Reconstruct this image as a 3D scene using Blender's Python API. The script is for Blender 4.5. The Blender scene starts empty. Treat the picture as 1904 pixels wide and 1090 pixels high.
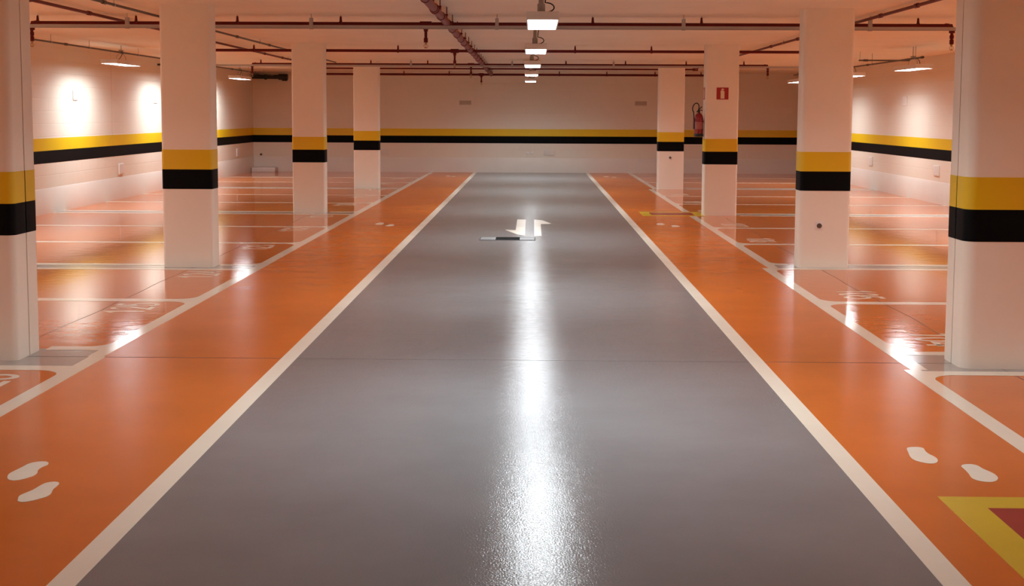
import bpy, bmesh, math
from mathutils import Vector, Matrix

# ------------------------------------------------------------------ camera, world, exposure
scene = bpy.context.scene
COL = scene.collection
cam_data = bpy.data.cameras.new('camera')
cam = bpy.data.objects.new('camera', cam_data)
COL.objects.link(cam)
cam_data.sensor_fit = 'HORIZONTAL'
cam_data.sensor_width = 36.0
cam_data.lens = 36.0 * 2400.0 / 1904.0
cam_data.shift_y = (429.24 - 545.0) / 1904.0
cam_data.clip_start = 0.05
R = (Matrix.Rotation(math.radians(0.92756), 4, 'Z')
     @ Matrix.Rotation(math.radians(90.0 - 5.2), 4, 'X')
     @ Matrix.Rotation(0.0045, 4, 'Z'))
cam.matrix_world = Matrix.Translation((0, 0, 1.6)) @ R
scene.camera = cam

world = bpy.data.worlds.new('world')
scene.world = world
world.use_nodes = True
world.node_tree.nodes['Background'].inputs['Color'].default_value = (1.0, 0.93, 0.86, 1)
world.node_tree.nodes['Background'].inputs['Strength'].default_value = 0.0

scene.view_settings.view_transform = 'Standard'
scene.view_settings.look = 'None'
scene.view_settings.gamma = 1.0
scene.view_settings.use_curve_mapping = False
scene.view_settings.exposure = 0.08
scene.cycles.max_bounces = 14
scene.cycles.diffuse_bounces = 9
scene.cycles.glossy_bounces = 5
scene.cycles.caustics_reflective = False
scene.cycles.caustics_refractive = False
scene.cycles.sample_clamp_indirect = 6.0

PANEL = 20.0                      # radiance of the lamp diffusers
LAMP_W = 55.0                     # watts of each ceiling light
LAMP_COL = (0.91, 1.0, 1.04)
LAMP_SPREAD = 157.0

# ------------------------------------------------------------------ dimensions (metres)
ZC = 2.69                         # ceiling
XL, XR = -7.6, 7.33               # side walls
YB, YF = 35.0, -6.0               # far wall, wall behind the camera
PI = math.pi

# ------------------------------------------------------------------ materials
def srgb(r, g, b):
    def f(c):
        c /= 255.0
        return c / 12.92 if c <= 0.04045 else ((c + 0.055) / 1.055) ** 2.4
    return (f(r), f(g), f(b), 1.0)

def principled(name, color, rough=0.5, metal=0.0, spec=0.5):
    m = bpy.data.materials.new(name)
    m.use_nodes = True
    b = m.node_tree.nodes['Principled BSDF']
    b.inputs['Base Color'].default_value = color
    b.inputs['Roughness'].default_value = rough
    b.inputs['Metallic'].default_value = metal
    b.inputs['Specular IOR Level'].default_value = spec
    return m, m.node_tree, b

def noise(nt, scale, detail=3.0, rough=0.5, vec=None, stretch=None):
    n = nt.nodes.new('ShaderNodeTexNoise')
    n.inputs['Scale'].default_value = scale
    n.inputs['Detail'].default_value = detail
    n.inputs['Roughness'].default_value = rough
    tc = nt.nodes.new('ShaderNodeTexCoord')
    src = tc.outputs['Object']
    if stretch:
        mp = nt.nodes.new('ShaderNodeMapping')
        mp.inputs['Scale'].default_value = stretch
        nt.links.new(src, mp.inputs['Vector'])
        src = mp.outputs['Vector']
    nt.links.new(src, n.inputs['Vector'])
    return n

def ramp(nt, src, stops):
    r = nt.nodes.new('ShaderNodeValToRGB')
    el = r.color_ramp.elements
    while len(el) < len(stops):
        el.new(0.5)
    for e, (p, c) in zip(el, stops):
        e.position = p
        e.color = c
    nt.links.new(src, r.inputs['Fac'])
    return r

def scale_col(c, k):
    return (c[0] * k, c[1] * k, c[2] * k, 1.0)

def floor_paint(name, color, rough, fine, ripple, wear=0.10, spec=0.5):
    m, nt, b = principled(name, color, rough, spec=spec)
    n = noise(nt, 0.9, 5.0, 0.6)
    r = ramp(nt, n.outputs['Fac'], [(0.3, scale_col(color, 1 - wear)), (0.7, scale_col(color, 1 + wear))])
    nt.links.new(r.outputs['Color'], b.inputs['Base Color'])
    n3 = noise(nt, 2.2, 4.0, 0.65)
    rr = nt.nodes.new('ShaderNodeMapRange')
    rr.inputs['From Min'].default_value = 0.3
    rr.inputs['From Max'].default_value = 0.7
    rr.inputs['To Min'].default_value = rough * 0.88
    rr.inputs['To Max'].default_value = rough * 1.10
    nt.links.new(n3.outputs['Fac'], rr.inputs['Value'])
    nt.links.new(rr.outputs['Result'], b.inputs['Roughness'])
    n1 = noise(nt, 120.0, 2.0, 0.5)
    b1 = nt.nodes.new('ShaderNodeBump')
    b1.inputs['Strength'].default_value = fine
    b1.inputs['Distance'].default_value = 0.002
    nt.links.new(n1.outputs['Fac'], b1.inputs['Height'])
    n2 = noise(nt, 7.0, 3.0, 0.55)
    b2 = nt.nodes.new('ShaderNodeBump')
    b2.inputs['Strength'].default_value = ripple
    b2.inputs['Distance'].default_value = 0.01
    nt.links.new(n2.outputs['Fac'], b2.inputs['Height'])
    nt.links.new(b1.outputs['Normal'], b2.inputs['Normal'])
    nt.links.new(b2.outputs['Normal'], b.inputs['Normal'])
    return m

ORANGE = (0.58, 0.138, 0.011, 1)
GREY = (0.176, 0.186, 0.194, 1)
CREAM = (0.78, 0.74, 0.62, 1)
M = {}
M['grey_floor'] = floor_paint('grey floor paint', GREY, 0.145, 0.42, 0.12, spec=0.18)
M['orange_walk'] = floor_paint('orange walkway paint', ORANGE, 0.22, 0.15, 0.02, spec=0.38)
M['orange_stall'] = floor_paint('glossy orange stall paint', ORANGE, 0.09, 0.015, 0.10)
M['grey_strip'] = floor_paint('grey strip paint', (0.34, 0.31, 0.29, 1), 0.12, 0.02, 0.10)
M['cream_line'] = floor_paint('cream line paint', CREAM, 0.235, 0.06, 0.08, 0.05)
M['cream_gloss'] = floor_paint('glossy cream line paint', CREAM, 0.11, 0.02, 0.08, 0.05)
M['yellow_floor'] = floor_paint('yellow floor paint', (0.60, 0.42, 0.02, 1), 0.235, 0.06, 0.08)
M['red_floor'] = floor_paint('red floor paint', (0.30, 0.018, 0.018, 1), 0.235, 0.06, 0.08)

def wall_paint(name, color, axis):
    m, nt, b = principled(name, color, 0.55, spec=0.35)
    tc = nt.nodes.new('ShaderNodeTexCoord')
    sep = nt.nodes.new('ShaderNodeSeparateXYZ')
    cmb = nt.nodes.new('ShaderNodeCombineXYZ')
    nt.links.new(tc.outputs['Object'], sep.inputs['Vector'])
    nt.links.new(sep.outputs[axis], cmb.inputs['X'])
    nt.links.new(sep.outputs['Z'], cmb.inputs['Y'])
    br = nt.nodes.new('ShaderNodeTexBrick')
    br.inputs['Scale'].default_value = 1.0
    br.inputs['Brick Width'].default_value = 0.40
    br.inputs['Row Height'].default_value = 0.20
    br.inputs['Mortar Size'].default_value = 0.006
    br.inputs['Mortar Smooth'].default_value = 0.6
    nt.links.new(cmb.outputs['Vector'], br.inputs['Vector'])
    n = noise(nt, 60.0, 4.0)
    add = nt.nodes.new('ShaderNodeMath')
    add.operation = 'MULTIPLY_ADD'
    add.inputs[1].default_value = -1.0
    nt.links.new(br.outputs['Fac'], add.inputs[0])
    sc = nt.nodes.new('ShaderNodeMath')
    sc.operation = 'MULTIPLY'
    sc.inputs[1].default_value = 0.25
    nt.links.new(n.outputs['Fac'], sc.inputs[0])
    nt.links.new(sc.outputs[0], add.inputs[2])
    bu = nt.nodes.new('ShaderNodeBump')
    bu.inputs['Strength'].default_value = 0.5
    bu.inputs['Distance'].default_value = 0.004
    nt.links.new(add.outputs[0], bu.inputs['Height'])
    nt.links.new(bu.outputs['Normal'], b.inputs['Normal'])
    return m

def plaster(name, color, rough=0.5, bump=0.08, scale=35.0, spec=0.4):
    m, nt, b = principled(name, color, rough, spec=spec)
    n = noise(nt, 1.7, 4.0)
    r = ramp(nt, n.outputs['Fac'], [(0.3, scale_col(color, 0.965)), (0.7, scale_col(color, 1.02))])
    nt.links.new(r.outputs['Color'], b.inputs['Base Color'])
    n1 = noise(nt, scale, 3.0)
    bu = nt.nodes.new('ShaderNodeBump')
    bu.inputs['Strength'].default_value = bump
    bu.inputs['Distance'].default_value = 0.004
    nt.links.new(n1.outputs['Fac'], bu.inputs['Height'])
    nt.links.new(bu.outputs['Normal'], b.inputs['Normal'])
    return m

WHITE = (0.76, 0.70, 0.60, 1)
M['wall_yz'] = wall_paint('white painted blockwork side', WHITE, 'Y')
M['wall_xz'] = wall_paint('white painted blockwork end', WHITE, 'X')
M['plinth'] = plaster('white smooth plinth paint', (0.72, 0.67, 0.61, 1))
M['ceiling'] = plaster('white ceiling paint', (0.80, 0.73, 0.61, 1), 0.8, 0.05, 20.0, 0.2)
M['pillar'] = plaster('white pillar paint', (0.84, 0.78, 0.68, 1), 0.42)
M['yellow'] = plaster('yellow band paint', (0.74, 0.50, 0.008, 1), 0.45)
M['black'] = plaster('black band paint', (0.003, 0.003, 0.0035, 1), 0.6, 0.04, 35.0, 0.08)
M['joint'] = principled('dark joint filler', (0.03, 0.026, 0.022, 1), 0.9)[0]
M['saw_cut'] = principled('greyish saw cut', (0.09, 0.075, 0.065, 1), 0.6)[0]
M['red_pipe'] = plaster('red pipe enamel', (0.115, 0.004, 0.005, 1), 0.45, 0.03, spec=0.3)
M['brown_red'] = plaster('faded red main enamel', (0.21, 0.042, 0.036, 1), 0.5, 0.04, spec=0.3)
M['tray'] = plaster('pale galvanised tray', (0.42, 0.40, 0.37, 1), 0.5, 0.03)
M['conduit'] = principled('dark grey conduit', (0.10, 0.09, 0.08, 1), 0.5, 0.3)[0]
M['steel'] = principled('galvanised steel', (0.38, 0.36, 0.33, 1), 0.4, 0.7)[0]
M['brass'] = principled('sprinkler brass', (0.42, 0.28, 0.12, 1), 0.35, 0.9)[0]
M['cable'] = principled('black cable sheath', (0.012, 0.010, 0.009, 1), 0.6)[0]
M['black_pipe'] = principled('black plastic pipe', (0.008, 0.008, 0.008, 1), 0.5)[0]
M['housing'] = principled('white lamp housing', (0.74, 0.72, 0.68, 1), 0.45)[0]
M['plate'] = principled('white plastic plate', (0.78, 0.76, 0.73, 1), 0.4)[0]
M['hole'] = principled('brown pipe end', (0.10, 0.07, 0.05, 1), 0.7)[0]
M['vent'] = plaster('beige vent grille', (0.56, 0.49, 0.40, 1), 0.6)
M['red_gloss'] = principled('red extinguisher enamel', (0.24, 0.008, 0.010, 1), 0.25)[0]
M['sign_red'] = principled('red sign board', (0.36, 0.010, 0.010, 1), 0.4)[0]
M['sign_pale'] = principled('pale sign pictogram', (0.80, 0.70, 0.50, 1), 0.5)[0]
M['label'] = principled('pale printed label', (0.36, 0.11, 0.10, 1), 0.5)[0]
M['grate'] = principled('cast iron grate', (0.008, 0.008, 0.008, 1), 0.8, 0.0, 0.05)[0]
M['cover'] = plaster('painted drain cover', (0.21, 0.21, 0.21, 1), 0.45, 0.04, 35.0, 0.25)
M['dark_frame'] = principled('dark drain frame', (0.07, 0.065, 0.06, 1), 0.6, 0.0, 0.2)[0]
M['concrete'] = plaster('pale curb concrete', (0.74, 0.72, 0.68, 1), 0.6)

def emit_mat():
    m = bpy.data.materials.new('lamp diffuser')
    m.use_nodes = True
    nt = m.node_tree
    nt.nodes.clear()
    o = nt.nodes.new('ShaderNodeOutputMaterial')
    e = nt.nodes.new('ShaderNodeEmission')
    e.inputs['Color'].default_value = (0.93, 0.99, 1.03, 1)
    e.inputs['Strength'].default_value = PANEL
    nt.links.new(e.outputs[0], o.inputs['Surface'])
    return m
M['emit'] = emit_mat()

# ------------------------------------------------------------------ mesh builder
WORLD = {}                        # world origin of every object

class MB:
    """collects shapes in world coordinates; build() links them as ONE mesh object"""
    def __init__(self):
        self.v, self.f, self.mi = [], [], []
    def add(self, verts, faces, mi=0):
        o = len(self.v)
        self.v += [Vector(p) for p in verts]
        self.f += [tuple(i + o for i in f) for f in faces]
        self.mi += [mi] * len(faces)
        return self
    def box(self, x0, x1, y0, y1, z0, z1, c=0.0, mi=0):
        bm = bmesh.new()
        bmesh.ops.create_cube(bm, size=1.0)
        for v in bm.verts:
            v.co = Vector((x0 + (v.co.x + .5) * (x1 - x0), y0 + (v.co.y + .5) * (y1 - y0), z0 + (v.co.z + .5) * (z1 - z0)))
        if c > 0:
            bmesh.ops.bevel(bm, geom=list(bm.edges), offset=c, segments=2, affect='EDGES', profile=0.5)
        bm.verts.index_update()
        self.add([v.co.copy() for v in bm.verts], [[v.index for v in f.verts] for f in bm.faces], mi)
        bm.free()
        return self
    def prism(self, poly, z0, z1, mi=0):
        n = len(poly)
        a = sum(poly[i][0] * poly[(i + 1) % n][1] - poly[(i + 1) % n][0] * poly[i][1] for i in range(n))
        if a < 0:
            poly = poly[::-1]
        vs = [(p[0], p[1], z0) for p in poly] + [(p[0], p[1], z1) for p in poly]
        fs = [tuple(range(n))[::-1], tuple(range(n, 2 * n))]
        fs += [(i, (i + 1) % n, n + (i + 1) % n, n + i) for i in range(n)]
        return self.add(vs, fs, mi)
    def cyl(self, a, b, r, r2=None, n=14, mi=0):
        a, b = Vector(a), Vector(b)
        r2 = r if r2 is None else r2
        d = (b - a).normalized()
        u = d.orthogonal().normalized()
        w = d.cross(u)
        vs = []
        for p, q in ((a, r), (b, r2)):
            for k in range(n):
                t = 2 * PI * k / n
                vs.append(p + u * (math.cos(t) * q) + w * (math.sin(t) * q))
        fs = [(k, (k + 1) % n, n + (k + 1) % n, n + k) for k in range(n)]
        fs += [tuple(range(n))[::-1], tuple(range(n, 2 * n))]
        return self.add(vs, fs, mi)
    def tube(self, pts, r, n=8, mi=0):
        pts = [Vector(p) for p in pts]
        rings, u = [], None
        for i, p in enumerate(pts):
            d = (pts[min(i + 1, len(pts) - 1)] - pts[max(i - 1, 0)]).normalized()
            if u is None:
                u = d.orthogonal().normalized()
            u = (u - d * u.dot(d)).normalized()
            w = d.cross(u)
            rings.append([p + u * (math.cos(2 * PI * k / n) * r) + w * (math.sin(2 * PI * k / n) * r) for k in range(n)])
        vs = [q for rg in rings for q in rg]
        fs = []
        for i in range(len(pts) - 1):
            for k in range(n):
                fs.append((i * n + k, i * n + (k + 1) % n, (i + 1) * n + (k + 1) % n, (i + 1) * n + k))
        fs += [tuple(range(n))[::-1], tuple(range((len(pts) - 1) * n, len(pts) * n))]
        return self.add(vs, fs, mi)
    def lathe(self, c, prof, n=24, mi=0):
        """profile of (radius, z) about the vertical through c"""
        c = Vector(c)
        vs = []
        for r, z in prof:
            for k in range(n):
                t = 2 * PI * k / n
                vs.append(c + Vector((math.cos(t) * r, math.sin(t) * r, z)))
        fs = []
        for i in range(len(prof) - 1):
            for k in range(n):
                fs.append((i * n + k, i * n + (k + 1) % n, (i + 1) * n + (k + 1) % n, (i + 1) * n + k))
        fs += [tuple(range(n))[::-1], tuple(range((len(prof) - 1) * n, len(prof) * n))]
        return self.add(vs, fs, mi)
    def build(self, name, mat, parent=None, origin=None):
        mats = mat if isinstance(mat, (list, tuple)) else [mat]
        if parent is not None:
            org = WORLD[parent.name]
        elif origin is not None:
            org = Vector(origin)
        else:
            lo = Vector([min(v[i] for v in self.v) for i in range(3)])
            hi = Vector([max(v[i] for v in self.v) for i in range(3)])
            org = Vector(((lo.x + hi.x) / 2, (lo.y + hi.y) / 2, lo.z))
        me = bpy.data.meshes.new(name)
        me.from_pydata([v - org for v in self.v], [], self.f)
        for mt in mats:
            me.materials.append(mt)
        me.polygons.foreach_set('material_index', self.mi)
        me.polygons.foreach_set('use_smooth', [True] * len(self.f))
        me.set_sharp_from_angle(angle=math.radians(38))
        me.update()
        o = bpy.data.objects.new(name, me)
        COL.objects.link(o)
        if parent is not None:
            o.parent = parent
        else:
            o.location = org
        WORLD[o.name] = org.copy()
        return o

def tag(o, label, cat, group=None):
    o['label'] = label
    o['category'] = cat
    if group:
        o['group'] = group
    return o

def thing(name, loc, label, cat, group=None):
    o = bpy.data.objects.new(name, None)
    o.empty_display_size = 0.1
    COL.objects.link(o)
    o.location = loc
    WORLD[o.name] = Vector(loc)
    return tag(o, label, cat, group)

def struct(o):
    o['kind'] = 'structure'
    return o

# ------------------------------------------------------------------ floor
# walkway line edges: (y0, y1, x of the aisle-side edge at y0, at y1)
LW = [(-6.0, 8.29, -2.785, -2.790), (8.29, YB, -2.805, -2.690)]
RW = [(-6.0, 8.06, 2.345, 2.340), (8.06, 13.43, 2.385, 2.395), (13.43, 27.55, 2.465, 2.455), (27.55, YB, 2.560, 2.555)]
WWL = 0.108                       # width of those lines

def edge_at(segs, y):
    for y0, y1, a, b in segs:
        if y0 <= y <= y1:
            return a + (b - a) * (y - y0) / (y1 - y0)
    return segs[-1][3]

STRIP_L = [(7.95, 8.58), (13.02, 13.42), (20.27, 20.74), (27.16, 27.46)]
STRIP_R = [(7.98, 8.63), (13.40, 13.78), (20.45, 20.82), (27.62, 28.02)]

fl = MB()
def quad(m, p, mi):
    m.add([(x, y, 0.0) for x, y in p], [tuple(range(len(p)))], mi)
XO_L, XO_R = XL - 0.2, XR + 0.2
ys = YF - 0.2
quad(fl, [(-1.60, YF - .2), (1.46, YF - .2), (1.46, YB + .2), (-1.60, YB + .2)], 0)
for y0, y1, a, b in LW:
    quad(fl, [(a - .05, y0), (-1.60, y0), (-1.60, y1), (b - .05, y1)], 1)
for y0, y1, a, b in RW:
    quad(fl, [(1.46, y0), (a + .05, y0), (b + .05, y1), (1.46, y1)], 1)
def side(segs, strips, xo, s):
    cuts = sorted(set([YF, YB] + [v for st in strips for v in st] + [g[0] for g in segs] + [g[1] for g in segs]))
    for a, b in zip(cuts, cuts[1:]):
        mid = (a + b) / 2
        mi = 3 if any(p < mid < q for p, q in strips) else 2
        seg = [g for g in segs if g[0] <= mid <= g[1]][0]
        f = lambda y: seg[2] + (seg[3] - seg[2]) * (y - seg[0]) / (seg[1] - seg[0]) + s * .05
        p = [(xo, a), (f(a), a), (f(b), b), (xo, b)]
        quad(fl, p if s < 0 else p[::-1], mi)
side(LW, STRIP_L, XO_L, -1)
side(RW, STRIP_R, XO_R, 1)
floor = struct(fl.build('floor', [M['grey_floor'], M['orange_walk'], M['orange_stall'], M['grey_strip']], origin=(0, 0, 0)))
T = 0.0016                        # paint thickness

# saw cuts and the building joint in the floor
MB().box(XL, XR, 8.287, 8.293, -0.002, 0.0008).build('expansion_joint', M['saw_cut'], floor)
for x in (-3.50, 2.99):
    pts_a, pts_b = [], []
    y = YF
    while y <= 20.0:
        w = 0.012 * math.sin(y * 1.7 + x) + 0.006 * math.sin(y * 5.1)
        pts_a.append((x + w - .003, y)); pts_b.append((x + w + .003, y))
        y += 0.25
    MB().prism(pts_a + pts_b[::-1], -0.002, 0.0007).build('control_joint', M['saw_cut'], floor)

# ------------------------------------------------------------------ walls and ceiling
def wall(name, box, mat):
    return struct(MB().box(*box).build(name, mat, origin=(0, 0, 0)))
w_left = wall('wall_left', (XL - .2, XL, YF - .2, YB + .2, -.1, ZC), M['wall_yz'])
w_right = wall('wall_right', (XR, XR + .2, YF - .2, YB + .2, -.1, ZC), M['wall_yz'])
w_back = wall('wall_back', (XL, XR, YB, YB + .2, -.1, ZC), M['wall_xz'])
w_front = wall('wall_front', (XL, XR, YF - .2, YF, -.1, ZC), M['wall_xz'])
struct(MB().box(XL - .2, XR + .2, YF - .2, YB + .2, ZC, ZC + .25).build('ceiling', M['ceiling'], origin=(0, 0, 0)))

ZB0, ZB1, ZB2 = 0.79, 0.985, 1.178      # black band from ZB0, yellow from ZB1 to ZB2
e = 0.002
def bands(w, f):
    for nm, a, b in (('black_band', ZB0, ZB1), ('yellow_band', ZB1, ZB2)):
        f(a, b, e).build(nm, M[nm.split('_')[0]], w)
bands(w_left, lambda a, b, t: MB().box(XL - .01, XL + t, YF, YB, a, b))
bands(w_right, lambda a, b, t: MB().box(XR - t, XR + .01, YF, YB, a, b))
bands(w_back, lambda a, b, t: MB().box(XL + t, XR - t, YB - t, YB + .01, a, b))
bands(w_front, lambda a, b, t: MB().box(XL + t, XR - t, YF - .01, YF + t, a, b))
# low smooth concrete plinth with a sloping top edge
PH, PT = 0.42, 0.012
def plinth(w, p0, p1, nrm):
    n = Vector((nrm[0], nrm[1], 0))
    prof = [(-.01, 0.0), (PT, 0.0), (PT, PH - .035), (-.01, PH)]
    vs = []
    for p in (p0, p1):
        for d, z in prof:
            vs.append(Vector((p[0], p[1], z)) + n * d)
    MB().add(vs, [(0, 1, 2, 3), (7, 6, 5, 4), (0, 4, 5, 1), (1, 5, 6, 2), (2, 6, 7, 3), (3, 7, 4, 0)]).build('plinth', M['plinth'], w)
plinth(w_left, (XL, YF), (XL, YB), (1, 0))
plinth(w_right, (XR, YF), (XR, YB), (-1, 0))
plinth(w_back, (XL, YB), (XR, YB), (0, -1))
# vertical movement joint in the upper blockwork of the left wall
MB().box(XL - .01, XL + .002, 23.24, 23.247, ZB2, ZC).build('movement_joint', M['vent'], w_left)

# ------------------------------------------------------------------ painted floor lines
def strip_poly(mb, x0a, x0b, y0, y1, w):
    mb.prism([(x0a, y0), (x0a + w, y0), (x0b + w, y1), (x0b, y1)], 0.0002, T)

for nm, xa in (('left', -1.645), ('right', 1.405)):
    mb = MB()
    strip_poly(mb, xa, xa + (.028 if nm == 'left' else .006), YF, YB - .02, 0.098)
    tag(mb.build('lane_line', M['cream_line']), 'long cream line where the grey lane meets the %s orange walkway' % nm, 'painted line', 'lane edge lines')

wall_names = {0: 'beside the nearest pillar pair', 1: 'from the near pillar to the second one', 2: 'from the second pillar on past the third', 3: 'beyond the farthest pillar up to the end wall'}
for i, (y0, y1, a, b) in enumerate(LW):
    mb = MB()
    strip_poly(mb, a - WWL, b - WWL, y0, min(y1, YB - .02), WWL)
    lab = ['cream line edging the left walkway on the camera side of the split pillar', 'cream line edging the left walkway from the split pillar to the end wall'][i]
    tag(mb.build('walkway_line', M['cream_gloss']), lab, 'painted line', 'walkway edge lines')
for i, (y0, y1, a, b) in enumerate(RW):
    mb = MB()
    if i == 2:                     # broken by the red and yellow floor square
        for p, q in ((y0, 20.27), (21.15, y1)):
            fa, fb = edge_at(RW, p + 1e-4), edge_at(RW, q - 1e-4)
            strip_poly(mb, fa, fb, p, q, WWL)
    else:
        strip_poly(mb, a, b, y0, min(y1, YB - .02), WWL)
    lab = ['cream line edging the right walkway on the camera side of the split pillar',
           'cream line edging the right walkway from the split pillar to the second pillar',
           'cream line edging the right walkway, broken by the far red and yellow square',
           'cream line edging the right walkway behind the farthest right pillar'][i]
    tag(mb.build('walkway_line', M['cream_gloss']), lab, 'painted line', 'walkway edge lines')

def fillet(mb, x, y, sx, sy, r=0.16):
    """rounded inside corner where a stall line runs into the walkway line"""
    pts = [(x, y)]
    for k in range(9):
        t = PI / 2 * k / 8
        pts.append((x + sx * r * (1 - math.sin(t)), y + sy * r * (1 - math.cos(t))))
    mb.prism(pts, 0.0002, T)

PIL_L = [(8.14, 8.54), (13.20, 13.47), (20.45, 20.72), (27.35, 27.62)]
PIL_R = [(8.11, 8.51), (13.48, 13.76), (20.45, 20.72), (27.57, 27.85)]

def stall_line(s, y0, y1, corners, label):
    segs = LW if s < 0 else RW
    xe = edge_at(segs, y0) + s * WWL
    xw = (XL + PT + .003) if s < 0 else (XR - PT - .003)
    mb = MB()
    pil = PIL_L if s < 0 else PIL_R
    px0, px1 = ((-3.83, -3.28) if s < 0 else (2.735, 3.285))
    hit = [p for p in pil if p[0] < y1 and p[1] > y0]
    spans = [(xe, xw)]
    if hit:
        near, far = (px1, px0) if s < 0 else (px0, px1)
        spans = [(xe, near - s * .002), (far + s * .002, xw)]
    for a, b in spans:
        mb.box(min(a, b), max(a, b), y0, y1, 0.0002, T)
    if 'n' in corners:
        fillet(mb, xe, y0, s, -1)
    if 'f' in corners:
        fillet(mb, xe, y1, s, 1)
    tag(mb.build('stall_line', M['cream_gloss']), label, 'painted line', 'parking stall lines')

L_LINES = [(7.84, 7.98, 'n', 'near edge of the grey strip at the split left pillar'),
           (8.52, 8.65, 'f', 'far edge of the grey strip at the split left pillar'),
           (10.77, 10.92, 'nf', 'between the painted numbers 125 and 124'),
           (12.97, 13.08, 'n', 'in front of the second left pillar'),
           (13.35, 13.48, 'f', 'level with the back of the second left pillar'),
           (15.64, 15.78, 'nf', 'between the painted numbers 123 and 122'),
           (17.93, 18.06, 'nf', 'between the painted numbers 122 and 121'),
           (20.22, 20.33, 'n', 'in front of the third left pillar'),
           (20.68, 20.80, 'f', 'level with the back of the third left pillar'),
           (22.76, 22.89, 'nf', 'first one behind the third left pillar'),
           (24.96, 25.08, 'nf', 'second one behind the third left pillar'),
           (27.10, 27.21, 'n', 'in front of the fourth left pillar'),
           (27.40, 27.50, 'f', 'level with the back of the fourth left pillar'),
           (29.52, 29.65, 'nf', 'first one behind the fourth left pillar'),
           (31.75, 31.88, 'nf', 'second one behind the fourth left pillar')]
R_LINES = [(7.90, 8.02, 'n', 'near edge of the grey strip at the split right pillar'),
           (8.57, 8.69, 'f', 'far edge of the grey strip at the split right pillar'),
           (10.89, 11.03, 'nf', 'between the painted numbers 104 and 105'),
           (13.33, 13.45, 'n', 'in front of the second right pillar'),
           (13.72, 13.84, 'f', 'at the back of the second right pillar'),
           (15.86, 16.00, 'nf', 'just on the camera side of the painted number 106'),
           (18.12, 18.25, 'nf', 'between the painted numbers 106 and 107'),
           (20.37, 20.49, 'n', 'in front of the pillar with the red sign'),
           (20.76, 20.88, 'f', 'at the back of the pillar with the red sign'),
           (22.93, 23.05, 'nf', 'first one behind the pillar with the red sign'),
           (25.17, 25.29, 'nf', 'second one behind the pillar with the red sign'),
           (27.56, 27.66, 'n', 'in front of the farthest right pillar'),
           (27.98, 28.08, 'f', 'at the back of the farthest right pillar'),
           (30.2, 30.32, 'nf', 'first one behind the farthest right pillar'),
           (32.4, 32.52, 'nf', 'second one behind the farthest right pillar')]
for y0, y1, c, lab in L_LINES:
    stall_line(-1, y0, y1, c, 'cream line on the left, ' + lab)
for y0, y1, c, lab in R_LINES:
    stall_line(1, y0, y1, c, 'cream line on the right, ' + lab)

# ------------------------------------------------------------------ painted stall numbers
def arc(cx, cy, rx, ry, a0, a1, n=14):
    return [(cx + rx * math.cos(math.radians(a0 + (a1 - a0) * k / n)), cy + ry * math.sin(math.radians(a0 + (a1 - a0) * k / n))) for k in range(n + 1)]
DIG = {
    '0': [arc(.27, .5, .22, .45, 90, 450, 28)],
    '1': [[(.08, .74), (.30, .95), (.30, .05)]],
    '2': [arc(.27, .70, .21, .25, 165, -30, 14) + [(.06, .05), (.50, .05)]],
    '3': [arc(.26, .72, .20, .23, 150, -90, 14) + arc(.26, .27, .23, .22, 90, -150, 14)],
    '4': [[(.40, .05), (.40, .95), (.05, .30), (.53, .30)]],
    '5': [[(.47, .95), (.12, .95), (.09, .55)] + arc(.26, .34, .23, .29, 125, -150, 16)],
    '6': [[(.40, .95), (.20, .72)] + arc(.27, .30, .22, .25, 165, 525, 24)],
    '7': [[(.05, .95), (.50, .95), (.20, .05)]],
    '8': [arc(.27, .72, .19, .22, -90, 270, 22), arc(.27, .28, .22, .22, 90, 450, 22)],
    '9': [[(.14, .05), (.34, .28)] + arc(.27, .70, .22, .25, -15, -375, 24)],
}
def ribbon(mb, pts, w, f):
    """flat painted stroke of width w along pts; f maps text space to the floor"""
    L, Rr = [], []
    n = len(pts)
    for i in range(n):
        p = Vector(pts[i])
        d0 = (p - Vector(pts[i - 1])).normalized() if i > 0 else None
        d1 = (Vector(pts[i + 1]) - p).normalized() if i < n - 1 else None
        if d0 is None:
            d0 = d1
        if d1 is None:
            d1 = d0
        t = d0 + d1
        t = t.normalized() if t.length > 1e-4 else d1
        nr = Vector((-t.y, t.x))
        k = w / 2 / max(0.45, nr.dot(Vector((-d1.y, d1.x))))
        L.append(p + nr * k)
        Rr.append(p - nr * k)
    for i in range(n - 1):
        mb.prism([f(L[i]), f(L[i + 1]), f(Rr[i + 1]), f(Rr[i])], 0.0002, T)

def number(text, s, yc, label):
    H, PITCH = 0.345, 0.185
    xb = -3.10 if s < 0 else 2.74
    mb = MB()
    for i, ch in enumerate(text):
        for st in DIG[ch]:
            def f(p, i=i):
                t = (i - 1) * PITCH + (p[0] - .27) * 0.30      # along the reading direction
                return (xb + s * p[1] * H, yc - s * t)
            ribbon(mb, [(q[0], q[1]) for q in st], 0.125, f)
    tag(mb.build('stall_number', M['cream_gloss']), label, 'painted number', 'painted stall numbers')

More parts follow.
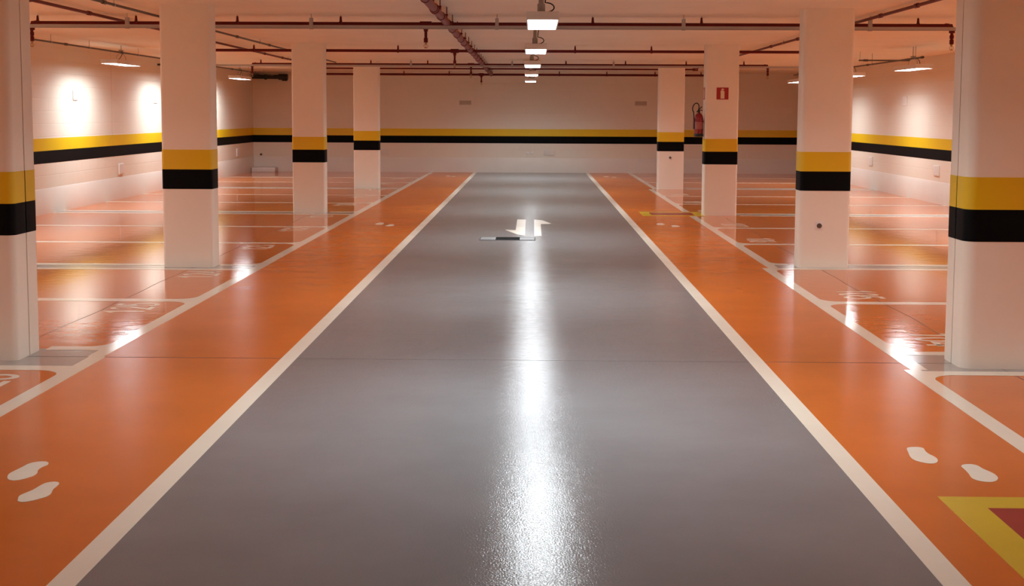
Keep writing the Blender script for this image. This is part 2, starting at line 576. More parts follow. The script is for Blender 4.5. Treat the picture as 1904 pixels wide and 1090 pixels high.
for t, y, lab in (('126', 7.44, 'cream painted number 126, cut by the left edge of the photo'),
                  ('125', 10.40, 'cream painted number 125 on the glossy orange floor'),
                  ('124', 12.61, 'cream painted number 124 at the foot of the second left pillar'),
                  ('123', 15.21, 'cream painted number 123 behind the second left pillar'),
                  ('122', 17.57, 'cream painted number 122 in front of the third left pillar'),
                  ('121', 19.86, 'cream painted number 121 at the foot of the third left pillar'),
                  ('120', 22.40, 'cream painted number 120 just behind the third left pillar'),
                  ('119', 24.60, 'faint cream painted number 119 behind number 120'),
                  ('118', 26.78, 'faint cream painted number 118 in front of the fourth left pillar'),
                  ('117', 29.18, 'faint cream painted number 117 behind the fourth left pillar'),
                  ('116', 31.40, 'faint cream painted number 116, farthest on the left')):
    number(t, -1, y, lab)
for t, y, lab in (('104', 9.18, 'cream painted number 104, half hidden by the split right pillar'),
                  ('105', 11.48, 'cream painted number 105 on the orange floor'),
                  ('106', 16.46, 'cream painted number 106 behind the right pillar with a low pipe stub'),
                  ('107', 18.72, 'cream painted number 107 in front of the pillar with the red sign'),
                  ('108', 21.40, 'faint cream painted number 108 behind the far red and yellow square'),
                  ('109', 23.55, 'faint cream painted number 109 beyond number 108'),
                  ('110', 25.80, 'faint cream painted number 110 in front of the farthest right pillar')):
    number(t, 1, y, lab)

# ------------------------------------------------------------------ painted footprints
FOOT = {
    'a': [(-2.298, 5.503), (-2.311, 5.555), (-2.305, 5.609), (-2.296, 5.664), (-2.288, 5.72), (-2.264, 5.75), (-2.232, 5.759), (-2.207, 5.741), (-2.196, 5.704), (-2.207, 5.667), (-2.207, 5.619), (-2.192, 5.57), (-2.192, 5.524), (-2.207, 5.489), (-2.225, 5.461), (-2.25, 5.45), (-2.278, 5.467)],
    'b': [(-2.123, 5.182), (-2.135, 5.228), (-2.126, 5.269), (-2.112, 5.315), (-2.106, 5.374), (-2.097, 5.415), (-2.075, 5.435), (-2.050, 5.433), (-2.035, 5.409), (-2.031, 5.37), (-2.03, 5.327), (-2.016, 5.263), (-2.019, 5.222), (-2.033, 5.195), (-2.054, 5.166), (-2.073, 5.147), (-2.094, 5.143), (-2.112, 5.155)],
    'c': [(1.807, 6.125), (1.829, 6.148), (1.868, 6.153), (1.888, 6.132), (1.882, 6.079), (1.883, 6.026), (1.893, 5.985), (1.895, 5.941), (1.884, 5.897), (1.862, 5.864), (1.833, 5.856), (1.805, 5.878), (1.784, 5.914), (1.780, 5.971), (1.794, 6.058)],
    'd': [(1.967, 5.818), (1.988, 5.845), (2.021, 5.852), (2.044, 5.830), (2.051, 5.776), (2.064, 5.735), (2.073, 5.689), (2.068, 5.634), (2.047, 5.591), (2.017, 5.566), (1.988, 5.565), (1.962, 5.588), (1.951, 5.63), (1.960, 5.70), (1.965, 5.764)],
}
def smooth_loop(p, k=3):
    out = []
    n = len(p)
    for i in range(n):
        p0, p1, p2, p3 = [Vector(p[(i + j - 1) % n]) for j in range(4)]
        for s in range(k):
            t = s / k
            q = 0.5 * ((2 * p1) + (p2 - p0) * t + (2 * p0 - 5 * p1 + 4 * p2 - p3) * t * t + (3 * p1 - p0 - 3 * p2 + p3) * t ** 3)
            out.append((q.x, q.y))
    return out
feet = [('a', 0, 0, 'cream footprint on the near left walkway, the upper left one of the pair'),
        ('b', 0, 0, 'cream footprint on the near left walkway, the lower right one of the pair'),
        ('c', 0, 0, 'cream footprint on the near right walkway, the left one of the pair'),
        ('d', 0, 0, 'cream footprint on the near right walkway, touching the corner of the yellow frame side'),
        ('a', 0.035, 12.97, 'small cream footprint midway along the left walkway, the left one of the pair'),
        ('b', 0.04, 13.03, 'small cream footprint midway along the left walkway, the right one of the pair'),
        ('c', 0.02, 12.78, 'small cream footprint before the far red and yellow square, the left one'),
        ('d', 0.03, 12.76, 'small cream footprint before the far red and yellow square, the right one'),
        ('a', 0.08, 27.3, 'tiny cream footprint at the far end of the left walkway, the left one'),
        ('b', 0.05, 27.4, 'tiny cream footprint at the far end of the left walkway, the right one'),
        ('c', 0.03, 27.0, 'tiny cream footprint at the far end of the right walkway, the left one'),
        ('d', 0.04, 27.05, 'tiny cream footprint at the far end of the right walkway, the right one')]
feet[3] = ('d', 0, 0, 'cream footprint on the near right walkway, the right one just above the yellow frame')
for k, dx, dy, lab in feet:
    tag(MB().prism(smooth_loop([(x + dx, y + dy) for x, y in FOOT[k]]), 0.0002, T).build('footprint_marking', M['cream_line']),
        lab, 'painted footprint', 'footprints on the walkways')

# ------------------------------------------------------------------ direction arrows and drain on the grey lane
tag(MB().prism([(-0.235, 19.46), (-0.105, 19.46), (-0.105, 16.92), (-0.20, 17.02), (-0.385, 17.72), (-0.235, 17.66)], 0.0002, T).build('lane_arrow', M['cream_line']),
    'cream half-headed arrow on the grey lane, the left one pointing towards the camera', 'painted arrow', 'lane arrows')
tag(MB().prism([(0.02, 16.87), (0.115, 16.87), (0.115, 18.66), (0.27, 18.74), (0.14, 19.35), (0.02, 19.46)], 0.0002, T).build('lane_arrow', M['cream_line']),
    'cream half-headed arrow on the grey lane, the right one pointing away', 'painted arrow', 'lane arrows')

dr = thing('floor_drain', (-0.32, 16.45, 0), 'long flat floor drain set in the grey lane before the arrows', 'drain')
fr = MB()
fr.box(-0.68, 0.035, 16.26, 16.275, 0, .004).box(-0.68, 0.035, 16.625, 16.64, 0, .004)
fr.box(-0.68, -0.665, 16.275, 16.625, 0, .004).box(0.02, 0.035, 16.275, 16.625, 0, .004)
fr.build('frame', M['dark_frame'], dr)
MB().box(-0.664, -0.475, 16.277, 16.623, 0, .003).build('cover_plate', M['cover'], dr)
MB().box(-0.165, 0.019, 16.277, 16.623, 0, .003).build('cover_plate', M['cover'], dr)
g = MB().box(-0.474, -0.166, 16.277, 16.623, 0, .0015)
for k in range(11):
    x = -0.465 + k * 0.0285
    g.box(x, x + .010, 16.285, 16.615, .0015, .006)
g.build('grate', M['grate'], dr)

# ------------------------------------------------------------------ red and yellow extinguisher squares on the floor
def floor_square(x0, x1, y0, y1, w, label):
    t = thing('extinguisher_marking', ((x0 + x1) / 2, (y0 + y1) / 2, 0), label, 'floor marking', 'extinguisher floor squares')
    fr = MB().box(x0, x1, y0, y0 + w, .0002, T + .001).box(x0, x1, y1 - w, y1, .0002, T + .001)
    fr.box(x0, x0 + w, y0 + w, y1 - w, .0002, T + .001).box(x1 - w, x1, y0 + w, y1 - w, .0002, T + .001)
    fr.build('border', M['yellow_floor'], t)['label'] = 'yellow painted border'
    MB().box(x0 + w, x1 - w, y0 + w, y1 - w, .0002, T + .001).build('field', M['red_floor'], t)['label'] = 'red painted field'
floor_square(1.71, 2.78, 4.25, 5.335, 0.155, 'large red square with a yellow border, cut by the lower right corner')
floor_square(1.735, 2.72, 20.28, 21.14, 0.15, 'small red patch with a yellow border at the foot of the signed pillar')

# ------------------------------------------------------------------ pillars
def rrect(x0, x1, y0, y1, r, corners='abcd', n=5):
    """outline; corners named anticlockwise from (x0,y0); the ones listed are rounded"""
    out = []
    for nm, cx, cy, a in (('a', x0, y0, 180), ('b', x1, y0, 270), ('c', x1, y1, 0), ('d', x0, y1, 90)):
        if nm in corners:
            ox, oy = cx + (r if cx == x0 else -r), cy + (r if cy == y0 else -r)
            for k in range(n + 1):
                t = math.radians(a + 90 * k / n)
                out.append((ox + r * math.cos(t), oy + r * math.sin(t)))
        else:
            out.append((cx, cy))
    return out

def pillar(x0, x1, y0, y1, r, label, split=False, stub=None):
    p = thing('concrete_pillar', ((x0 + x1) / 2, (y0 + y1) / 2, 0), label, 'pillar', 'white banded pillars')
    if split:
        ym = (y0 + y1) / 2
        halves = [(y0, ym - .007, 'ab'), (ym + .007, y1, 'cd')]
    else:
        halves = [(y0, y1, 'abcd')]
    shaft, yel, blk = MB(), MB(), MB()
    t = 0.002
    for a, b, cs in halves:
        shaft.prism(rrect(x0, x1, a, b, r, cs), 0, ZC)
        q = rrect(x0 - t, x1 + t, a - (t if 'a' in cs else 0), b + (t if 'c' in cs else 0), r, cs)
        yel.prism(q, 1.012, 1.215)
        blk.prism(q, 0.810, 1.012)
    shaft.build('shaft', M['pillar'], p)
    yel.build('yellow_band', M['yellow'], p)['label'] = 'yellow painted band'
    blk.build('black_band', M['black'], p)['label'] = 'black painted band'
    if split:
        MB().box(x0 + .025, x1 - .025, ym - .0068, ym + .0068, 0, ZC).build('joint_filler', M['joint'], p)
    if stub:
        sx, sz = stub
        pl = MB().box(sx - .045, sx + .045, y0 - .003, y0 + .01, sz - .045, sz + .045, .002).build('pipe_stub', M['plate'], p)
        m = MB().cyl((sx, y0 - .010, sz), (sx, y0, sz), .026)
        m.build('opening', M['hole'], pl)
    return p

pillar(-3.88, -3.308, *PIL_L[0], .045, 'nearest left pillar, cut by the photo edge, with a dark joint down its side', split=True)
pillar(-3.815, -3.298, *PIL_L[1], .03, 'second pillar of the left row, standing behind number 124')
pillar(-3.825, -3.31, *PIL_L[2], .03, 'third pillar of the left row, standing behind number 121')
pillar(-3.81, -3.27, *PIL_L[3], .03, 'fourth and farthest pillar of the left row')
pillar(2.718, 3.40, *PIL_R[0], .075, 'nearest right pillar, cut by the photo edge, with a dark joint down its side', split=True)
pillar(2.785, 3.31, *PIL_R[1], .045, 'second pillar of the right row with a pipe stub low on its front', stub=(2.99, .445))
pillar(2.70, 3.225, *PIL_R[2], .03, 'pillar of the right row bearing the red sign and the extinguisher')
pillar(2.655, 3.205, *PIL_R[3], .025, 'farthest pillar of the right row with a pipe stub below its black band', stub=(2.915, .675))

# ------------------------------------------------------------------ fire extinguisher and its signs
def sign(c, nrm, label):
    """red square board with a pale extinguisher pictogram, facing along nrm"""
    c, n = Vector(c), Vector(nrm)
    u = Vector((0, 0, 1)).cross(n)
    def loc(a, b, d):
        return c + u * a + Vector((0, 0, 1)) * b + n * d
    def slab(mb, poly, d0, d1):
        k = len(poly)
        mb.add([loc(a, b, d0) for a, b in poly] + [loc(a, b, d1) for a, b in poly],
               [tuple(range(k))[::-1], tuple(range(k, 2 * k))] + [(i, (i + 1) % k, k + (i + 1) % k, k + i) for i in range(k)])
    t = thing('fire_sign', c, label, 'sign', 'fire extinguisher signs')
    b = MB(); slab(b, [(-.094, -.094), (.094, -.094), (.094, .094), (-.094, .094)], 0, .004)
    b.build('board', M['sign_red'], t)
    i = MB()
    slab(i, [(-.030, -.080), (.030, -.080), (.030, .028), (.020, .044), (-.020, .044), (-.030, .028)], .004, .006)
    slab(i, [(-.008, .044), (.008, .044), (.008, .058), (-.008, .058)], .004, .006)
    slab(i, [(-.022, .058), (.026, .058), (.020, .074), (-.010, .080)], .004, .006)
    slab(i, [(-.034, .020), (-.022, .058), (-.014, .062), (-.028, .014)], .004, .006)
    i.build('pictogram', M['sign_pale'], t)
sign((2.968, PIL_R[2][0], 1.925), (0, -1, 0), 'red square fire extinguisher sign on the front of the pillar')
sign((2.70, 20.585, 1.925), (-1, 0, 0), 'red square fire extinguisher sign seen edge-on above the extinguisher')

ex, ey, ez = 2.618, 20.56, 1.243
ext = thing('fire_extinguisher', (ex, ey, ez), 'red fire extinguisher with a black hose hung on the pillar side', 'fire extinguisher')
MB().lathe((ex, ey, ez), [(.060, .030), (.0705, .036), (.0705, .285), (.066, .320), (.050, .352), (.030, .370), (.020, .378)]).build('cylinder', M['red_gloss'], ext)
MB().lathe((ex, ey, ez), [(.064, .0), (.0745, .004), (.0745, .046), (.070, .050)]).build('base_ring', M['black_pipe'], ext)
MB().lathe((ex, ey, ez), [(.0712, .120), (.0715, .122), (.0715, .235), (.0712, .237)]).build('label_wrap', M['label'], ext)
v = MB().cyl((ex, ey, ez + .376), (ex, ey, ez + .410), .017)
v.box(ex - .012, ex + .012, ey - .012, ey + .020, ez + .405, ez + .430, .003)
v.build('valve', M['black_pipe'], ext)
hd = MB()
hd.tube([(ex - .005, ey, ez + .428), (ex + .022, ey - .004, ez + .452), (ex + .045, ey - .006, ez + .476)], .0075)
hd.tube([(ex - .005, ey, ez + .412), (ex + .028, ey - .004, ez + .420), (ex + .055, ey - .006, ez + .414)], .0065)
hd.build('handle', M['black_pipe'], ext)
hp = [(ex - .005, ey - .015, ez + .415)]
for k in range(22):
    t = math.radians(-60 + 300 * k / 21)
    hp.append((ex - .055 + .055 * math.cos(t) * .9 + .01 * math.sin(t), ey - .035, ez + .455 + .075 * math.sin(t)))
hp += [(ex - .085, ey - .03, ez + .36), (ex - .079, ey - .02, ez + .25), (ex - .079, ey - .02, ez + .12)]
hs = []
for i in range(len(hp) - 1):
    hs += [Vector(hp[i]).lerp(Vector(hp[i + 1]), q / 2) for q in range(2)]
hs.append(Vector(hp[-1]))
MB().tube(hs, .0085).build('hose', M['black_pipe'], ext)
MB().box(ex + .060, 2.70, ey - .02, ey + .02, ez + .22, ez + .26, .002).build('wall_bracket', M['steel'], ext)

# ------------------------------------------------------------------ sprinkler pipes under the ceiling
def hang(parent, x, y, z, r, along='x'):
    top = MB().cyl((x, y, z + r + .055), (x, y, ZC), .005, n=8).build('hanger_rod', M['steel'], parent)
    c = MB()
    a = Vector((.016, 0, 0)) if along == 'x' else Vector((0, .016, 0))
    c.cyl(Vector((x, y, z)) - a, Vector((x, y, z)) + a, r + .007)
    c.cyl((x, y, z + r * .8), (x, y, z + r + .06), .017, .011, n=10)
    c.build('pipe_clamp', M['red_pipe'], parent)

def drop(parent, x, y, z, r, L, head=True):
    d = MB().cyl((x, y, z), (x, y, z - L), .017)
    d.cyl((x, y, z - r - .012), (x, y, z - r - .05), .024)
    d.cyl((x, y, z - L + .05), (x, y, z - L), .024)
    d = d.build('drop_pipe', M['red_pipe'], parent)
    h = MB().cyl((x, y, z - L), (x, y, z - L - .018), .013)
    for s in (-1, 1):
        pts = [(x + s * .022 * math.sin(PI * k / 8), y, z - L - .016 - .048 * k / 8) for k in range(9)]
        h.tube(pts, .0032, 6)
    h.cyl((x, y, z - L - .018), (x, y, z - L - .060), .003, n=8)
    h.cyl((x, y, z - L - .062), (x, y, z - L - .066), .020)
    h.build('sprinkler_head', M['brass'], d)

def sprinkler_line(y, z, r, x0, x1, hx, tees, ends, L, label):
    t = thing('sprinkler_pipe', ((x0 + x1) / 2, y, z), label, 'pipe', 'red sprinkler pipes across the ceiling')
    MB().cyl((x0, y, z), (x1, y, z), r, n=18).build('pipe', M['red_pipe'], t)
    for x in hx:
        if x0 < x < x1:
            hang(t, x, y, z, r)
    for x in tees:
        MB().cyl((x - .065, y, z), (x + .065, y, z), r + .010, n=16).cyl((x, y, z), (x, y, z - r - .03), r + .004, n=14).build('tee_fitting', M['red_pipe'], t)
        drop(t, x, y, z, r, L)
    for x in ends:
        s = 1 if x > 0 else -1
        el = [(x - s * .08, y, z)] + [(x - s * .055 + s * .055 * math.sin(math.radians(a)), y, z - .055 + .055 * math.cos(math.radians(a))) for a in range(0, 91, 15)] + [(x, y, z - .075)]
        MB().tube(el, r + .006, 14).build('elbow_fitting', M['red_pipe'], t)
        drop(t, x, y, z - .06, r, L - .06)
    return t

HX = [-5.62, -4.5, -3.35, -2.18, .66, 1.88, 3.12, 4.30]
sprinkler_line(14.68, 2.592, .027, -5.69, 4.68, HX, [-1.22], [-5.69, 4.68], .20, 'nearest red sprinkler pipe crossing the ceiling, above the pale cable tray')
sprinkler_line(20.86, 2.592, .023, -5.75, 4.76, HX, [-1.27], [-5.75, 4.76], .20, 'second red sprinkler pipe crossing the ceiling, level with the third pillars')
sprinkler_line(26.70, 2.592, .023, -5.80, 4.79, HX, [-1.29], [-5.80, 4.79], .20, 'third red sprinkler pipe crossing the ceiling, in front of the farthest pillars')
sprinkler_line(33.50, 2.592, .028, -5.75, 4.76, HX, [-1.35], [-5.75, 4.76], .20, 'farthest red sprinkler pipe, close to the top of the end wall')

def run_pipe(name, pts, r, mat, label, couplings, clamps, cmat, group, cat):
    a, b = Vector(pts[0]), Vector(pts[1])
    t = thing(name, (a + b) / 2, label, cat, group)
    MB().tube(pts, r, 14).build('pipe', mat, t)
    d = (b - a).normalized()
    for y in couplings:
        p = a + (b - a) * ((y - a.y) / (b.y - a.y))
        MB().cyl(p - d * .045, p + d * .045, r + .007).build('coupling', cmat, t)
    for y in clamps:
        p = a + (b - a) * ((y - a.y) / (b.y - a.y))
        MB().cyl((p.x, p.y, p.z + r), (p.x, p.y, ZC), .004, n=6).cyl(p - d * .012, p + d * .012, r + .004).build('hanger', M['steel'], t)
    return t

# thin red cross pipe and the two red pipes running away from the camera
run_pipe('fire_pipe', [(3.68, 5.0, 2.648), (3.66, 28.6, 2.648), (3.66, 29.5, 2.605)], .017, M['red_pipe'], 'thin red pipe running away along the ceiling over the right bays',
         [9.0, 12.6, 13.9, 16.3, 18.2, 20.2, 23.6], [7.5, 10.8, 15.0, 19.2, 22.2, 25.6], M['red_pipe'], 'thin red ceiling pipes', 'pipe')
run_pipe('fire_pipe', [(-4.70, 5.0, 2.648), (-4.87, 28.6, 2.648), (-4.875, 29.5, 2.605)], .017, M['red_pipe'], 'thin red pipe running away along the ceiling over the left bays',
         [9.0, 12.2, 13.9, 16.0, 19.3, 23.3, 25.0], [7.5, 11.2, 15.6, 19.0, 22.2, 25.6], M['red_pipe'], 'thin red ceiling pipes', 'pipe')
xp = thing('fire_pipe', (-.6, 29.5, 2.605), 'thin red pipe crossing the ceiling just in front of the farthest sprinkler pipe', 'pipe', 'thin red ceiling pipes')
MB().cyl((-4.86, 29.5, 2.605), (3.64, 29.5, 2.605), .018).build('pipe', M['red_pipe'], xp)
for x in (-4.87, 3.655):
    MB().cyl((x - .06, 29.5, 2.605), (x + .06, 29.5, 2.605), .030).build('coupling', M['red_pipe'], xp)

# the thick red main
mn = thing('fire_main', (-.98, 20, 2.60), 'thick faded red main pipe running away left of the ceiling lights', 'pipe')
ma, mb_ = Vector((-.90, 4.0, 2.598)), Vector((-1.10, 33.9, 2.598))
MB().cyl(ma, mb_, .040, n=20).build('pipe', M['brown_red'], mn)
mdir = (mb_ - ma).normalized()
def on_main(y):
    return ma + (mb_ - ma) * ((y - ma.y) / (mb_.y - ma.y))
for y in (9.6, 12.6, 14.68, 18.6, 20.86, 24.0, 26.7, 30.0, 33.5):
    p = on_main(y)
    MB().cyl(p - mdir * .06, p + mdir * .06, .049, n=18).build('coupling', M['brown_red'], mn)
k = 0
y = 8.2
while y < 33:
    p = on_main(y)
    h = MB().cyl(p - mdir * .014, p + mdir * .014, .046, n=16)
    h.cyl((p.x, p.y, p.z + .035), (p.x, p.y, ZC), .006, n=8)
    h.box(p.x + .030, p.x + .075, p.y - .012, p.y + .012, p.z + .005, p.z + .017)
    h.cyl((p.x + .062, p.y, p.z - .012), (p.x + .062, p.y, ZC), .005, n=8)
    h.build('pipe_hanger', M['red_pipe'], mn)
    y += 1.05

# ------------------------------------------------------------------ pale cable trays beside the sprinkler pipes
def tray(y, z, x0, x1, hx, label):
    t = thing('cable_tray', ((x0 + x1) / 2, y, z), label, 'cable tray', 'pale cable trays')
    m = MB()
    w, h = .038, .038
    m.box(x0, x1, y - w / 2, y + w / 2, z - h / 2, z - h / 2 + .003)
    m.box(x0, x1, y - w / 2, y - w / 2 + .003, z - h / 2, z + h / 2)
    m.box(x0, x1, y + w / 2 - .003, y + w / 2, z - h / 2, z + h / 2)
    m.build('channel', M['tray'], t)
    for x in hx:
        b = MB().box(x - .019, x + .019, y - w / 2 - .004, y - w / 2 - .001, z - h / 2 - .004, z + .095)
        b.box(x - .019, x + .019, y + w / 2 + .001, y + w / 2 + .004, z - h / 2 - .004, z + .095)
        b.box(x - .019, x + .019, y - w / 2 - .004, y + w / 2 + .004, z + .095, z + .099)
        b.box(x - .019, x + .019, y - w / 2 - .004, y + w / 2 + .004, z - h / 2 - .007, z - h / 2 - .003)
        b = b.build('hanger_bracket', M['tray'], t)
        MB().cyl((x, y, z + .098), (x, y, ZC), .004, n=6).build('threaded_rod', M['steel'], b)
TX = [-6.55, -4.52, -2.47, -.41, 1.65, 3.70, 5.75]
tray(14.42, 2.545, -6.66, 6.0, TX, 'pale cable tray crossing the ceiling just below the nearest sprinkler pipe')
tray(26.42, 2.553, -6.75, 5.85, [x - .03 for x in TX], 'pale cable tray crossing the ceiling under the third sprinkler pipe')

# ------------------------------------------------------------------ conduits
run_pipe('conduit', [(-4.10, 5.0, 2.64), (-4.12, 27.0, 2.64)], .0135, M['conduit'], 'dark grey conduit running away over the left bays beside the thin red pipe',
         [9.4, 12.4, 15.4, 18.0, 20.2, 22.6, 25.0], [8.0, 12.7, 16.6, 19.5, 23.4], M['conduit'], 'dark ceiling conduits', 'conduit')
WCL = [(-6.77, 3.0, 2.575), (-6.885, 34.2, 2.575)]
run_pipe('conduit', WCL, .013, M['conduit'], 'dark conduit along the left wall carrying the wall-side lights',
         [14.0, 17.2, 18.9, 21.5, 24.5, 26.5, 29.5, 32.0], [10.5, 12.6, 15.6, 18.3, 19.9, 22.4, 24.6, 27.6, 31.2, 33.0], M['conduit'], 'dark ceiling conduits', 'conduit')
run_pipe('conduit', [(6.062, 20.35, 2.50), (5.965, 29.9, 2.50)], .013, M['conduit'], 'dark conduit along the right wall carrying the wall-side lights',
         [20.42, 23.6, 26.9], [20.75, 23.3, 26.2, 28.8], M['conduit'], 'dark ceiling conduits', 'conduit')
cx = thing('conduit', (6.06, 22.6, 2.540), 'short dark conduit crossing over to the right wall behind the hanging light', 'conduit', 'dark ceiling conduits')
MB().cyl((5.64, 22.6, 2.540), (5.64, 22.6, ZC), .004, n=6).build('hanger', M['steel'], cx)
MB().cyl((5.62, 22.6, 2.540), (6.50, 22.6, 2.540), .013).build('pipe', M['conduit'], cx)
MB().cyl((5.70, 22.6, 2.540), (5.78, 22.6, 2.540), .02).build('coupling', M['conduit'], cx)

# black drain pipe in the far left corner
ws = thing('wall_pipe', (-7.3, 26.15, 2.55), 'short dark pipe stub high on the left wall beside the second left pillar', 'pipe')
MB().cyl((XL + .001, 26.15, 2.55), (-7.05, 26.15, 2.55), .020).build('pipe', M['black_pipe'], ws)
MB().cyl((-7.28, 26.15, 2.55), (-7.22, 26.15, 2.55), .028).build('coupling', M['black_pipe'], ws)
bp = thing('drain_pipe', (-7.1, 34.85, 2.55), 'thick black drain pipe high in the far left corner', 'pipe')
MB().cyl((-7.59, 34.85, 2.555), (-6.72, 34.85, 2.545), .058, n=20).build('pipe', M['black_pipe'], bp)
MB().cyl((-7.24, 34.85, 2.55), (-7.18, 34.85, 2.55), .078, n=20).build('collar', M['black_pipe'], bp)
MB().cyl((-6.86, 34.85, 2.548), (-6.62, 34.85, 2.545), .080, n=20).cyl((-6.70, 34.85, 2.545), (-6.70, 34.85, 2.44), .070, n=20).build('elbow_fitting', M['black_pipe'], bp)
MB().box(-7.55, -7.40, 34.80, 34.99, 2.60, 2.66).build('bracket', M['conduit'], bp)

# ------------------------------------------------------------------ ceiling lights
LZ = 2.38
def light(x, y, kind, label, group):
    LZ, CZ = (2.335, 2.50) if (kind == 'side' and x > 0) else (2.38, 2.575)
    t = thing('ceiling_light', (x, y, LZ), label, 'ceiling light', group)
    W2, L2 = .135, .63
    h = MB()
    z0, z1 = LZ - .012, LZ + .058
    h.box(x - W2, x + W2, y - L2, y + L2, LZ + .006, z1, .004)
    h.box(x - W2, x - W2 + .010, y - L2, y + L2, z0, LZ + .008)
    h.box(x + W2 - .010, x + W2, y - L2, y + L2, z0, LZ + .008)
    h.box(x - W2 + .010, x + W2 - .010, y - L2, y - L2 + .010, z0, LZ + .008)
    h.box(x - W2 + .010, x + W2 - .010, y + L2 - .010, y + L2, z0, LZ + .008)
    h.build('housing', M['housing'], t)
    MB().box(x - W2 + .011, x + W2 - .011, y - L2 + .011, y + L2 - .011, LZ - .008, LZ + .005).build('diffuser', M['emit'], t)
    ld = bpy.data.lights.new('lamp_light', 'AREA')
    ld.shape = 'RECTANGLE'
    ld.size, ld.size_y = 2 * W2 - .03, 2 * L2 - .03
    ld.energy = LAMP_W * (1.0 if kind == 'centre' else 0.73)
    ld.color = LAMP_COL
    ld.spread = math.radians(LAMP_SPREAD)
    lo = bpy.data.objects.new('lamp_light', ld)
    COL.objects.link(lo)
    lo.location = (0, 0, -.010)
    lo.parent = t
    if kind == 'centre':
        ya = y - .45
        MB().box(x - .045, x + .02, ya - .03, ya + .03, z1, z1 + .075, .004).build('junction_box', M['steel'], t)
        hg = MB().cyl((x - .03, ya, z1 + .06), (x - .03, ya, ZC), .005, n=8).cyl((x + .005, ya, z1 + .06), (x + .005, ya, ZC), .005, n=8)
        hg.build('hanger_rods', M['steel'], t)
        MB().box(x - .03, x + .01, y + .42, y + .46, z1, ZC).build('hanger', M['steel'], t)
        pts = []
        for k in range(15):
            a = math.radians(-90 + 180 * k / 14)
            pts.append((x + .02 + .075 * math.cos(a), ya - .01, z1 + .045 + .04 * math.sin(a)))
        pts += [(x + .025, ya, z1 + .13), (x + .035, ya, ZC)]
        MB().tube(pts, .0055).build('cable', M['cable'], t)
    else:
        for s in (-1, 1):
            MB().tube([(x, y + s * .25, z1), (x, y + s * .22, z1 + .07), (x, y + s * .03, CZ)], .004, 6).build('hanger_wire', M['steel'], t)
        MB().box(x - .025, x + .025, y - .05, y + .05, CZ + .016, CZ + .04, .003).cyl((x, y, CZ + .04), (x, y, ZC), .006, n=8).build('hanger', M['steel'], t)
        MB().tube([(x + .02, y - .03, CZ + .02), (x + .06, y - .10, CZ - .02), (x + .05, y - .22, z1 + .03), (x + .02, y - .26, z1)], .005, 6).build('cable', M['cable'], t)

CW = ['nearest and largest of the lights over the grey lane', 'second light over the grey lane, counted from the camera', 'third light over the grey lane, counted from the camera',
      'fourth light over the grey lane, counted from the camera', 'farthest and smallest of the lights over the grey lane']
for (x, y), lab in zip([(.072, 11.38), (.025, 16.30), (-.02, 21.35), (-.045, 26.35), (-.075, 31.6)], CW):
    light(x, y, 'centre', lab, 'lights over the grey lane')
SL = [(-6.82, 21.4), (-6.84, 25.7), (-6.87, 30.3)]
SLL = ['white wall-side light hanging between the two nearer left pillars', 'wall-side light hidden behind the second left pillar', 'wall-side light beside the black pipe in the far left corner']
SR = [(6.06, 20.9), (6.04, 24.9), (5.97, 29.4)]
SRL = ['white wall-side light hanging between the two nearer right pillars', 'wall-side light just showing past the right edge of the second right pillar', 'wall-side light at the far right, left of the second right pillar']
for (x, y), lab in zip(SL, SLL):
    light(x, y, 'side', lab, 'lights along the left wall')
for (x, y), lab in zip(SR, SRL):
    light(x, y, 'side', lab, 'lights along the right wall')
# the rows go on over the camera and out of the frame
for y in (6.9,):
    light(.09, y, 'centre', 'light over the grey lane, above the frame', 'lights over the grey lane')
for y in (16.1, 12.1, 8.1, 4.1):
    light(-6.79, y, 'side', 'wall-side light on the left, outside the frame', 'lights along the left wall')
    light(6.07, y, 'side', 'wall-side light on the right, outside the frame', 'lights along the right wall')

# ------------------------------------------------------------------ fittings on the walls
def wall_box(s, y, z, dy, dz, dx, label):
    x = XL if s < 0 else XR
    a, b = (x, x + dx) if s < 0 else (x - dx, x)
    t = thing('outlet_box', (x, y, z), label, 'outlet box', 'outlet boxes on the walls')
    MB().box(a, b, y - dy / 2, y + dy / 2, z - dz / 2, z + dz / 2, .006).build('box', M['plate'], t)
    f = b if s < 0 else a
    MB().box(f - .0015, f + .0015, y - dy / 2 + .022, y + dy / 2 - .022, z - dz / 2 + .025, z + dz / 2 - .025).build('cover', M['housing'], t)
wall_box(-1, 23.66, .55, .26, .20, .022, 'white box low on the left wall between the two nearer pillars')
wall_box(-1, 33.1, .57, .30, .20, .022, 'white box low on the left wall near the far corner')
wall_box(-1, 21.38, 1.865, .22, .16, .022, 'white box high on the left wall in the nearer pool of light')
wall_box(-1, 25.95, 1.85, .22, .16, .022, 'white box high on the left wall beside the second left pillar')
wall_box(1, 28.15, .60, .30, .19, .022, 'white box low on the right wall, close to the second right pillar')
wall_box(1, 23.55, .60, .30, .19, .022, 'white box low on the right wall, close to the nearest right pillar')
wall_box(1, 25.7, 1.875, .26, .18, .022, 'white box high on the right wall in the pool of light')

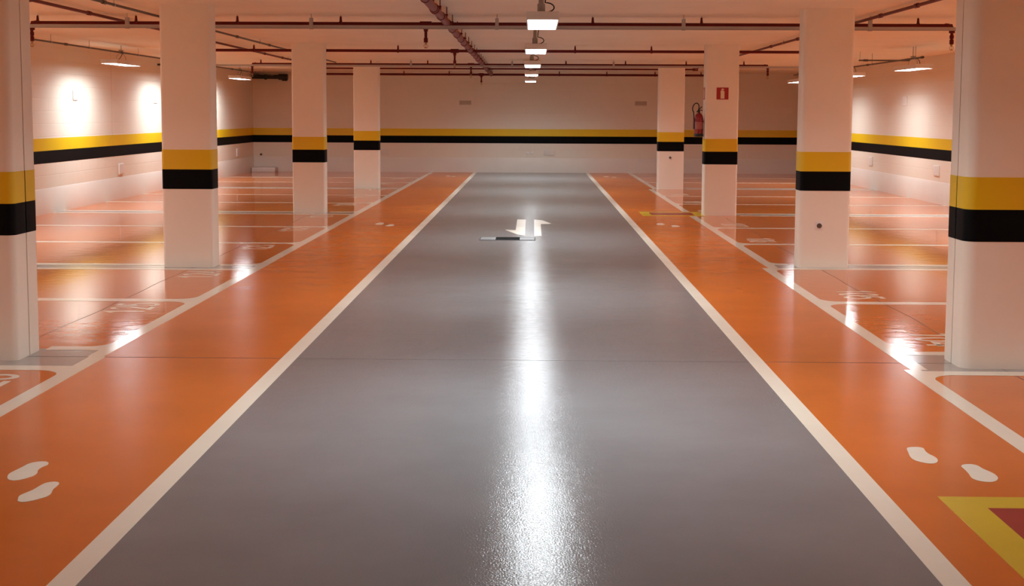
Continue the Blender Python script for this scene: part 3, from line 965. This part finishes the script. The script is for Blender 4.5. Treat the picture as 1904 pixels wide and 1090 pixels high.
def vent(x, label):
    t = thing('vent_grille', (x, YB, 1.82), label, 'vent', 'vents on the end wall')
    fr = MB().box(x - .16, x + .16, YB - .012, YB, 1.82, 1.835).box(x - .16, x + .16, YB - .012, YB, 1.925, 1.94)
    fr.box(x - .16, x - .145, YB - .012, YB, 1.835, 1.925).box(x + .145, x + .16, YB - .012, YB, 1.835, 1.925)
    fr.build('frame', M['vent'], t)
    sl = MB()
    for k in range(5):
        z = 1.838 + k * .0175
        sl.add([(x - .145, YB - .010, z), (x + .145, YB - .010, z), (x + .145, YB - .001, z + .015), (x - .145, YB - .001, z + .015),
                (x - .145, YB - .010, z + .003), (x + .145, YB - .010, z + .003), (x + .145, YB - .001, z + .018), (x - .145, YB - .001, z + .018)],
               [(0, 3, 2, 1), (4, 5, 6, 7), (0, 1, 5, 4), (1, 2, 6, 5), (2, 3, 7, 6), (3, 0, 4, 7)])
    sl.build('louvres', M['vent'], t)
vent(-1.84, 'beige vent grille on the end wall, left of the lights')
vent(2.89, 'beige vent grille on the end wall, left of the farthest right pillar')

def small_plate(x, z, label):
    t = thing('socket_plate', (x, YB, z), label, 'socket', 'sockets on the end wall')
    MB().box(x - .04, x + .04, YB - .012, YB, z - .03, z + .03, .003).build('plate', M['plate'], t)
small_plate(-.155, .53, 'tiny white socket low on the end wall, left one of two')
small_plate(-.035, .53, 'tiny white socket low on the end wall, right one of two')
for x, lab in ((-4.05, 'faint square box low on the end wall beside the fourth left pillar'), (.42, 'faint square box low on the end wall, right of the tiny sockets')):
    t = thing('outlet_box', (x, YB, .545), lab, 'outlet box', 'outlet boxes on the walls')
    MB().box(x - .14, x + .14, YB - .02, YB, .46, .63, .004).build('box', M['plinth'], t)
t = thing('pipe_stub', (-7.39, YB, .46), 'small dark pipe end sticking out of the end wall in the far left corner', 'pipe')
MB().cyl((-7.39, YB - .06, .46), (-7.39, YB, .46), .028).build('pipe', M['hole'], t)
tag(MB().box(-7.565, -6.93, 34.55, 34.965, 0, .125, .012).build('concrete_curb', M['concrete']), 'low pale concrete curb block on the floor in the far left corner', 'curb')
